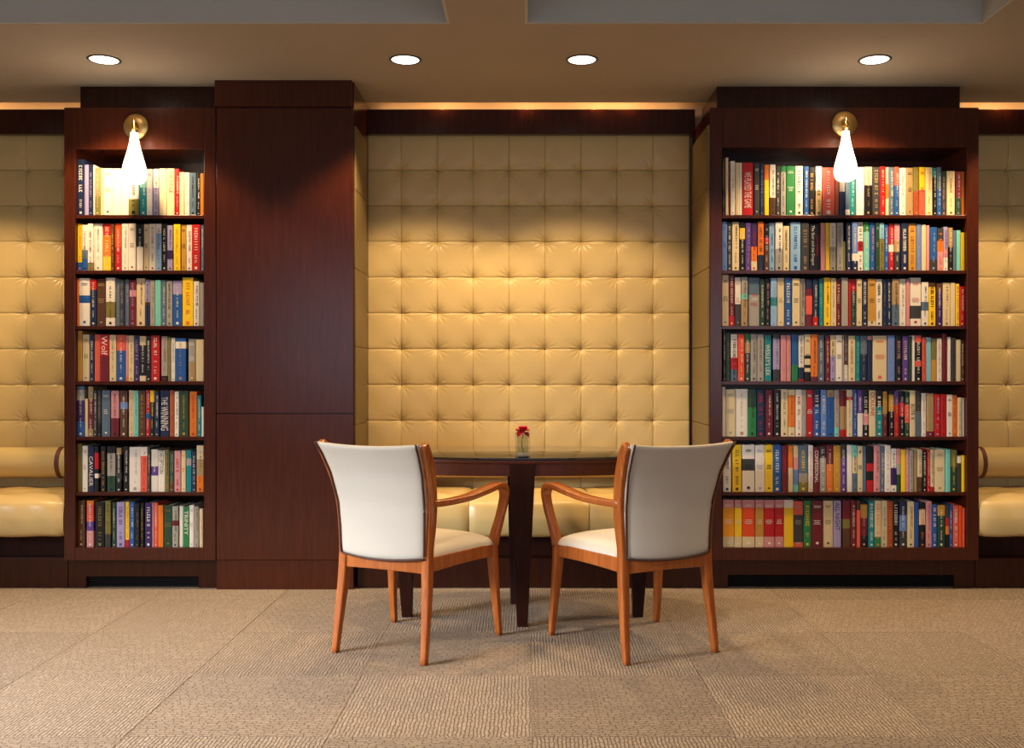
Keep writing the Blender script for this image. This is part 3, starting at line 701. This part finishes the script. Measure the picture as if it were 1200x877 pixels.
ROWS['R4'] = [(840, 380, 8, '''58-85 55 k w1;88-130 85 f h1;133-195 95 w50r75s k2;198-258 95 O85j w1;263-315 95 e18z40q75f w1;318-378 95 g k1;380-440 98 g x1;446-512 105 t w:WESLEY'S_LEX@20-88;528-590 100 q8i75q k1;600-652 105 p p1;655-695 105 p z1;702-765 100 b65e t1;
768-820 108 w70n95r k1;823-878 98 c45k52c65k72c80k k3;880-945 98 o90m x1;948-1010 105 s w1;1018-1062 108 m c1;1065-1112 105 c45i k1;1115-1175 105 w k3;1178-1195 105 g'''),
  (985, 380, 8, '''12-72 100 x65w i2;75-138 110 c m1;140-185 112 t a1;188-252 112 s40n z1;255-298 115 p8n;303-435 110 c j3;440-508 108 B i1;515-575 112 k p2;580-635 112 v w2;640-668 115 f;672-698 108 w;700-758 108 j15k55j68k w2;765-800 125 j m1;803-853 125 A;
855-903 135 h50d;905-950 135 w p1;955-998 92 m;1003-1033 122 w;1037-1078 130 q n1;1080-1128 145 c;1130-1170 152 x w1''')]
ROWS['R5'] = [(840, 446, 8, '''50-80 62 w;82-175 85 c g3;180-290 82 w z1;290-370 85 f38e k1;375-448 88 n r2;455-528 90 m w1;535-600 92 k w1;603-670 85 c x1;673-735 88 c12o80c R1;740-798 88 w r2;800-838 90 g z1;840-903 90 r w3;905-970 92 n35b w2;975-1030 90 B w2;
1033-1100 92 z15b n1;1102-1150 92 g80a r1;1155-1197 92 m35z85r'''),
  (985, 446, 8, '''15-57 92 m35z85r;60-115 90 c15r22c g1;118-152 88 b w1;158-208 92 v50w w1;210-268 95 k50p75k w2;270-330 95 c r:COLLINS@4-55;332-395 95 k35t w2;398-440 105 d50m z1;455-503 100 k8d45k w1;505-552 100 v30r d1;555-602 102 k25r55k w1;605-645 105 f30j70f w1;
648-700 95 c k:ELITE_X@30-64;702-755 100 q45s h1;760-805 120 w i1;808-873 122 z88m g1;878-935 130 r l1;938-990 130 r m1;995-1050 135 w x3;1050-1095 140 o r1;1098-1135 160 c h1;1138-1178 165 w''')]
ROWS['R6'] = [(840, 511, 8, '''60-135 90 w k2;148-232 85 y x2;238-355 85 w30q55w k3;360-448 88 w i3;450-525 88 y k3;525-605 88 b w2;610-668 95 m r1;670-715 95 o48c;718-766 95 c25p52B85a;768-855 92 s60g80h y2;860-905 92 w p1;908-962 105 m w:CONFESSIONAL@8-80;
965-1025 105 q25g w2;1028-1090 92 m40o c1;1092-1160 95 d y1'''),
  (985, 511, 8, '''-12-55 85 q28v w1;60-110 90 w;113-155 92 a25c60s k1;157-208 98 c k3;210-242 100 s;245-310 98 k38r55k75r;312-370 95 p x1;372-410 98 s w1;413-470 92 w p1;472-525 120 w45u85w k1;526-566 122 p35g60f;568-610 130 y;612-642 130 p w1;644-682 135 g q1;
685-720 135 z;722-770 130 c65x h1;772-808 135 k w2;812-843 130 r w1;845-880 135 c88r k1;885-980 130 c z3;985-1030 130 a;1033-1095 135 h40f y1;1097-1135 190 w20q;1138-1188 185 y''')]
ROWS['R7'] = [(840, 576, 8, '''58-162 80 p17Y78c w3;165-235 80 p17y78c w3;238-355 80 p17O78c w3;360-440 80 p17d78c w3;442-540 82 p17r78p w3;545-628 82 p17r78p w3;630-720 82 w17y;722-810 95 j30q90j g3;815-888 90 e y2;890-995 92 m w3;1000-1092 90 c x3;1095-1165 90 i n:ALL_NIGHT@4-64'''),
  (985, 576, 8, '''20-93 88 m40h60x;95-148 88 m w1;150-185 90 x20j;188-255 105 k5d35m75k p1;262-318 95 t w2;320-378 90 c78e o2;380-442 92 c s1;443-490 95 R d1;492-552 98 k w2;555-622 98 n30B65q w1;628-692 100 c k1;697-738 105 b;740-795 108 k15c50k o2;800-855 95 p m1;
857-905 125 b w2;908-980 132 d25f w1;985-1018 130 q30r50o70k;1020-1055 130 b w1;1058-1110 135 j w2;1112-1145 138 O;1147-1178 155 j''')]
NTH = ['first', 'second', 'third', 'fourth', 'fifth', 'sixth', 'seventh', 'eighth', 'ninth', 'tenth', 'eleventh', 'twelfth', 'thirteenth', 'fourteenth', 'fifteenth', 'sixteenth', 'seventeenth', 'eighteenth', 'nineteenth', 'twentieth', 'twenty-first', 'twenty-second', 'twenty-third', 'twenty-fourth']
YSP = 5.142
def parse_bands(s):
    out = []; i = 0; start = 0.0; col = None
    while i < len(s):
        col = s[i]; i += 1; num = ''
        while i < len(s) and s[i].isdigit(): num += s[i]; i += 1
        end = int(num)/100 if num else 1.0
        out.append((start, end, PAL[col], col)); start = end
    return out
font_cache = {}
def text_polys(body):
    if body not in font_cache:
        cu = bpy.data.curves.new('t', 'FONT'); cu.body = body; cu.size = 1; cu.resolution_u = 2
        o = bpy.data.objects.new('t', cu); C.objects.link(o)
        dg = bpy.context.evaluated_depsgraph_get()
        me = bpy.data.meshes.new_from_object(o.evaluated_get(dg))
        vs = [tuple(v.co) for v in me.vertices]; fs = [tuple(p.vertices) for p in me.polygons]
        bpy.data.objects.remove(o); bpy.data.curves.remove(cu); bpy.data.meshes.remove(me)
        x0 = min(v[0] for v in vs); x1 = max(v[0] for v in vs); y0 = min(v[1] for v in vs); y1 = max(v[1] for v in vs)
        font_cache[body] = ([((v[0]-x0)/(x1-x0), (v[1]-y0)/(y1-y0)) for v in vs], fs)
    return font_cache[body]
def print_text(m, body, w_, h_, f0, f1, col, off=-.0006, c=0.0, hw=.36):
    vs, fs = text_polys(body)
    m.add([((v[1]-.5)*2*hw*w_+c*w_, off, h_*(1-f0-(f1-f0)*v[0])) for v in vs], [f[::-1] for f in fs], col)
def glyph_line(m, rr, w_, h_, f0, f1, cx_, gw, col, words=True):
    """a line of small illegible lettering running down the spine, made of strokes"""
    z = h_*(1-f0); zend = h_*(1-f1); step = gw*.85; k = 0
    while z-step > zend:
        if words and rr.random() < .16: z -= step*.8; continue
        a, b_ = cx_-gw/2, cx_+gw/2; q = gw*.2; l = step*.72
        st = rr.choice(('I', 'O', 'E', 'T', 'L', 'N'))
        def rc_(x0, x1, z0, z1): m.add([(x0, -.0006, z1), (x1, -.0006, z1), (x1, -.0006, z0), (x0, -.0006, z0)], [(0, 3, 2, 1)][::-1], col)
        if st in 'OENL': rc_(a, b_, z, z-q)
        if st == 'I': rc_(a, b_, z-l*.35, z-l*.35-q)
        if st in 'ON': rc_(a, b_, z-l+q, z-l)
        if st in 'OEL': rc_(a, a+q, z-q, z-l)
        if st in 'OET': rc_(b_-q, b_, z-q, z-l)
        if st == 'T': rc_(a, b_, z-l*.4, z-l*.4-q)
        z -= step; k += 1
        if k > 24: break
def book_meshes(w_, h_, dep, bands, letter, seed):
    rr = random.Random(seed); m = MB()
    ct = .0022; lr = h_*.0
    prof = [(-w_/2, .0035), (-w_/2+.0008, .0012), (-w_*.25, .0002), (w_*.25, .0002), (w_/2-.0008, .0012), (w_/2, .0035)]
    inner = [(-w_/2+ct, .0045), (w_/2-ct, .0045)]
    for f0, f1, col, _ in bands:
        z1, z0 = h_*(1-f0), h_*(1-f1)
        for (xa, ya), (xb, yb) in zip(prof[:-1], prof[1:]): m.add([(xa, ya, z0), (xb, yb, z0), (xb, yb, z1), (xa, ya, z1)], [(0, 1, 2, 3)], col)
        for s in (-1, 1):
            m.add([(s*w_/2, .0035, z0), (s*w_/2, dep, z0), (s*w_/2, dep, z1), (s*w_/2, .0035, z1)], [(0, 1, 2, 3) if s > 0 else (3, 2, 1, 0)], col)
            xi = s*(w_/2-ct)
            m.add([(xi, .0045, z0), (xi, dep, z0), (xi, dep, z1), (xi, .0045, z1)], [(3, 2, 1, 0) if s > 0 else (0, 1, 2, 3)], col)
            m.add([(s*w_/2, dep, z0), (xi, dep, z0), (xi, dep, z1), (s*w_/2, dep, z1)], [(0, 1, 2, 3)], col)
        m.add([(inner[0][0], .0045, z0), (inner[1][0], .0045, z0), (inner[1][0], .0045, z1), (inner[0][0], .0045, z1)], [(3, 2, 1, 0)], col)
    for z, col in ((h_, bands[0][2]), (0, bands[-1][2])):
        m.add([(x, y, z) for x, y in prof] + [(inner[1][0], .0045, z), (inner[0][0], .0045, z)], [(0, 1, 2, 3, 4, 5, 6, 7)], col)
        for s in (-1, 1):
            m.add([(s*w_/2, .0035, z), (s*w_/2, dep, z), (s*(w_/2-ct), dep, z), (s*(w_/2-ct), .0045, z)], [(0, 1, 2, 3)], col)
    if letter:
        col = PAL[letter[0]]; st = letter[1:]
        if st[0] == ':':
            body, rng = st[1:].split('@'); f0, f1 = [int(a)/100 for a in rng.split('-')]; body = body.replace('_', ' ')
            if body.startswith('The Bear'):
                print_text(m, body, w_, h_, f0, f1, col, c=-.2, hw=.17); print_text(m, 'Tom Clancy', w_, h_, .22, .68, PAL['r'], c=.25, hw=.14)
            elif body == 'THE WINNING':
                print_text(m, 'THE', w_, h_, .14, .32, col, hw=.33); print_text(m, 'WINNING', w_, h_, .35, .87, PAL['w'], hw=.42)
            elif body == 'ON THE HILL':
                for k, (wd, cc) in enumerate((('ON', 'r'), ('THE', 'w'), ('HILL', 'r'))):
                    vs, fs = text_polys(wd); zz = h_*(1-.32-k*.095); hh = .014+.003*(k == 2)
                    m.add([((v[0]-.5)*w_*(.5, .5, .68)[k]+w_*.05, -.0006, zz-hh*(1-v[1])) for v in vs], fs, PAL[cc])
            else: print_text(m, body, w_, h_, f0, f1, col, hw=.32)
        elif st == '1':
            gw = min(w_*.34, .009); a = rr.uniform(.06, .14); b_ = rr.uniform(.55, .66)
            glyph_line(m, rr, w_, h_, a, b_, rr.choice((0, 0, w_*.1)), gw, col); glyph_line(m, rr, w_, h_, b_+.05, rr.uniform(.8, .88), 0, gw*.7, col)
            m.box(-w_*.13, w_*.13, -.0006, .0002, h_*.035, h_*.035+w_*.26, col)
        elif st == '2':
            glyph_line(m, rr, w_, h_, rr.uniform(.05, .12), rr.uniform(.55, .64), 0, min(w_*.44, .016), col); glyph_line(m, rr, w_, h_, .67, .88, 0, w_*.3, col)
            m.box(-w_*.15, w_*.15, -.0006, .0002, h_*.03, h_*.03+w_*.3, col)
        elif st == '3':
            # short horizontal title lines across the spine
            for f in (.10, .13, .42, .455, .49):
                z = h_*(1-f); hw = w_*rr.uniform(.22, .38); xx = -hw
                while xx < hw-.0015:
                    gl = rr.uniform(.0012, .0028); m.add([(xx, -.0006, z-.0042), (xx+gl, -.0006, z-.0042), (xx+gl, -.0006, z), (xx, -.0006, z)], [(0, 1, 2, 3)], col); xx += gl+.0011
            m.box(-w_*.12, w_*.12, -.0006, .0002, h_*.06, h_*.06+w_*.2, col)
    p = MB(); p.box(-w_/2+ct+.0001, w_/2-ct-.0001, .0048, dep-.004, .003, h_-.0035, PAL['c'])
    return m, p
specs = []
WIDTHS = []
for row, crops in ROWS.items():
    side, n = row[0], int(row[1]); entries = []
    for ox, oy, s, txt in crops:
        for e_ in txt.replace('\n', '').split(';'):
            parts = e_.split(); a = parts[0]
            neg = a.startswith('-'); aa = a.lstrip('-').split('-'); x0_ = float(aa[0])*(-1 if neg else 1); x1_ = float(aa[1])
            entries.append([ox+x0_/s, ox+x1_/s, oy+float(parts[1])/s, parts[2], parts[3] if len(parts) > 3 else None])
    last = 88.2 if side == 'L' else 846.2; keep = []
    for e_ in entries:
        if e_[0] < last: e_[0] = last
        if e_[1]-e_[0] < 1.6: continue
        last = e_[1]; keep.append(e_)
    lim = 238.9 if side == 'L' else 1132.8
    for e_ in keep: e_[1] = min(e_[1], lim)
    xmin, xmax = (X(88, YF)+.0012, X(239, YF)-.001) if side == 'L' else (X(846, YF)+.001, X(1133, YF)-.001)
    zb = ZT[n-1]
    for k, e_ in enumerate(keep):
        specs.append(dict(side=side, n=n, k=k, N=len(keep), x0=max(xmin, X(e_[0], YSP)), x1=min(xmax, X(e_[1], YSP)), h=min(.262, max(.11, Z(e_[2], YSP)-zb)) if n > 1 else max(.11, Z(e_[2], YSP)-zb), zb=zb, bands=parse_bands(e_[3]), letter=e_[4]))
for s_ in specs: s_['area'] = (s_['x1']-s_['x0'])*s_['h']
order = sorted(range(len(specs)), key=lambda i: -specs[i]['area'])
single = set(order[:300])
print('BOOKS', len(specs))
stuff = MB(); rb = random.Random(77)
NS = ['top', 'second', 'third', 'fourth', 'fifth', 'sixth', 'bottom']
for i, s_ in enumerate(specs):
    w_ = s_['x1']-s_['x0']-.0006; dep = rb.uniform(.15, .19); dy = rb.uniform(0, .008); cx_ = (s_['x0']+s_['x1'])/2
    m, p = book_meshes(w_, s_['h'], dep, s_['bands'], s_['letter'], i)
    loc = Vector((cx_, YSP+dy-.004, s_['zb']+.0003))
    if i in single:
        o = m.build('book', COVER, None, loc=loc)
        p.build('page_block', PAPER, o)
        cols = sorted(s_['bands'], key=lambda b: b[0]-b[1])
        names = []
        for b_ in cols:
            nm = CN[b_[3]]
            if nm not in names and (b_[1]-b_[0]) > .12: names.append(nm)
        d = ' and '.join(names[:2]) if names else CN[cols[0][3]]
        k, Nn = s_['k'], s_['N']
        if k == 0: pos = 'first from left'
        elif k == Nn-1: pos = 'first from right'
        elif k < Nn/2: pos = NTH[k] + ' from left'
        else: pos = NTH[Nn-1-k] + ' from right'
        bc = 'narrow bookcase' if s_['side'] == 'L' else 'wide bookcase'
        let = f' with {CN[s_["letter"][0]]} lettering' if s_['letter'] and len(names) < 2 and len(d.split()) < 2 else ''
        tag(o, f'{d} book{let}, {pos}, {NS[s_["n"]-1]} shelf of {bc}', 'book', f'books on the {NS[s_["n"]-1]} shelf of the {bc}')
    else:
        for mm in (m, p): stuff.add([Vector(v)+loc for v in mm.v], [], None); 
        n0 = len(stuff.v)-len(m.v)-len(p.v)
        for f, c_ in zip(m.f, m.c): stuff.f.append(tuple(a+n0 for a in f)); stuff.c.append(c_)
        n1 = n0+len(m.v)
        for f, c_ in zip(p.f, p.c): stuff.f.append(tuple(a+n1 for a in f)); stuff.c.append(c_)
o = stuff.build('slim_books', COVER); tag(o, 'the slimmest books standing between the thicker ones on both bookcases', 'books', kind='stuff')
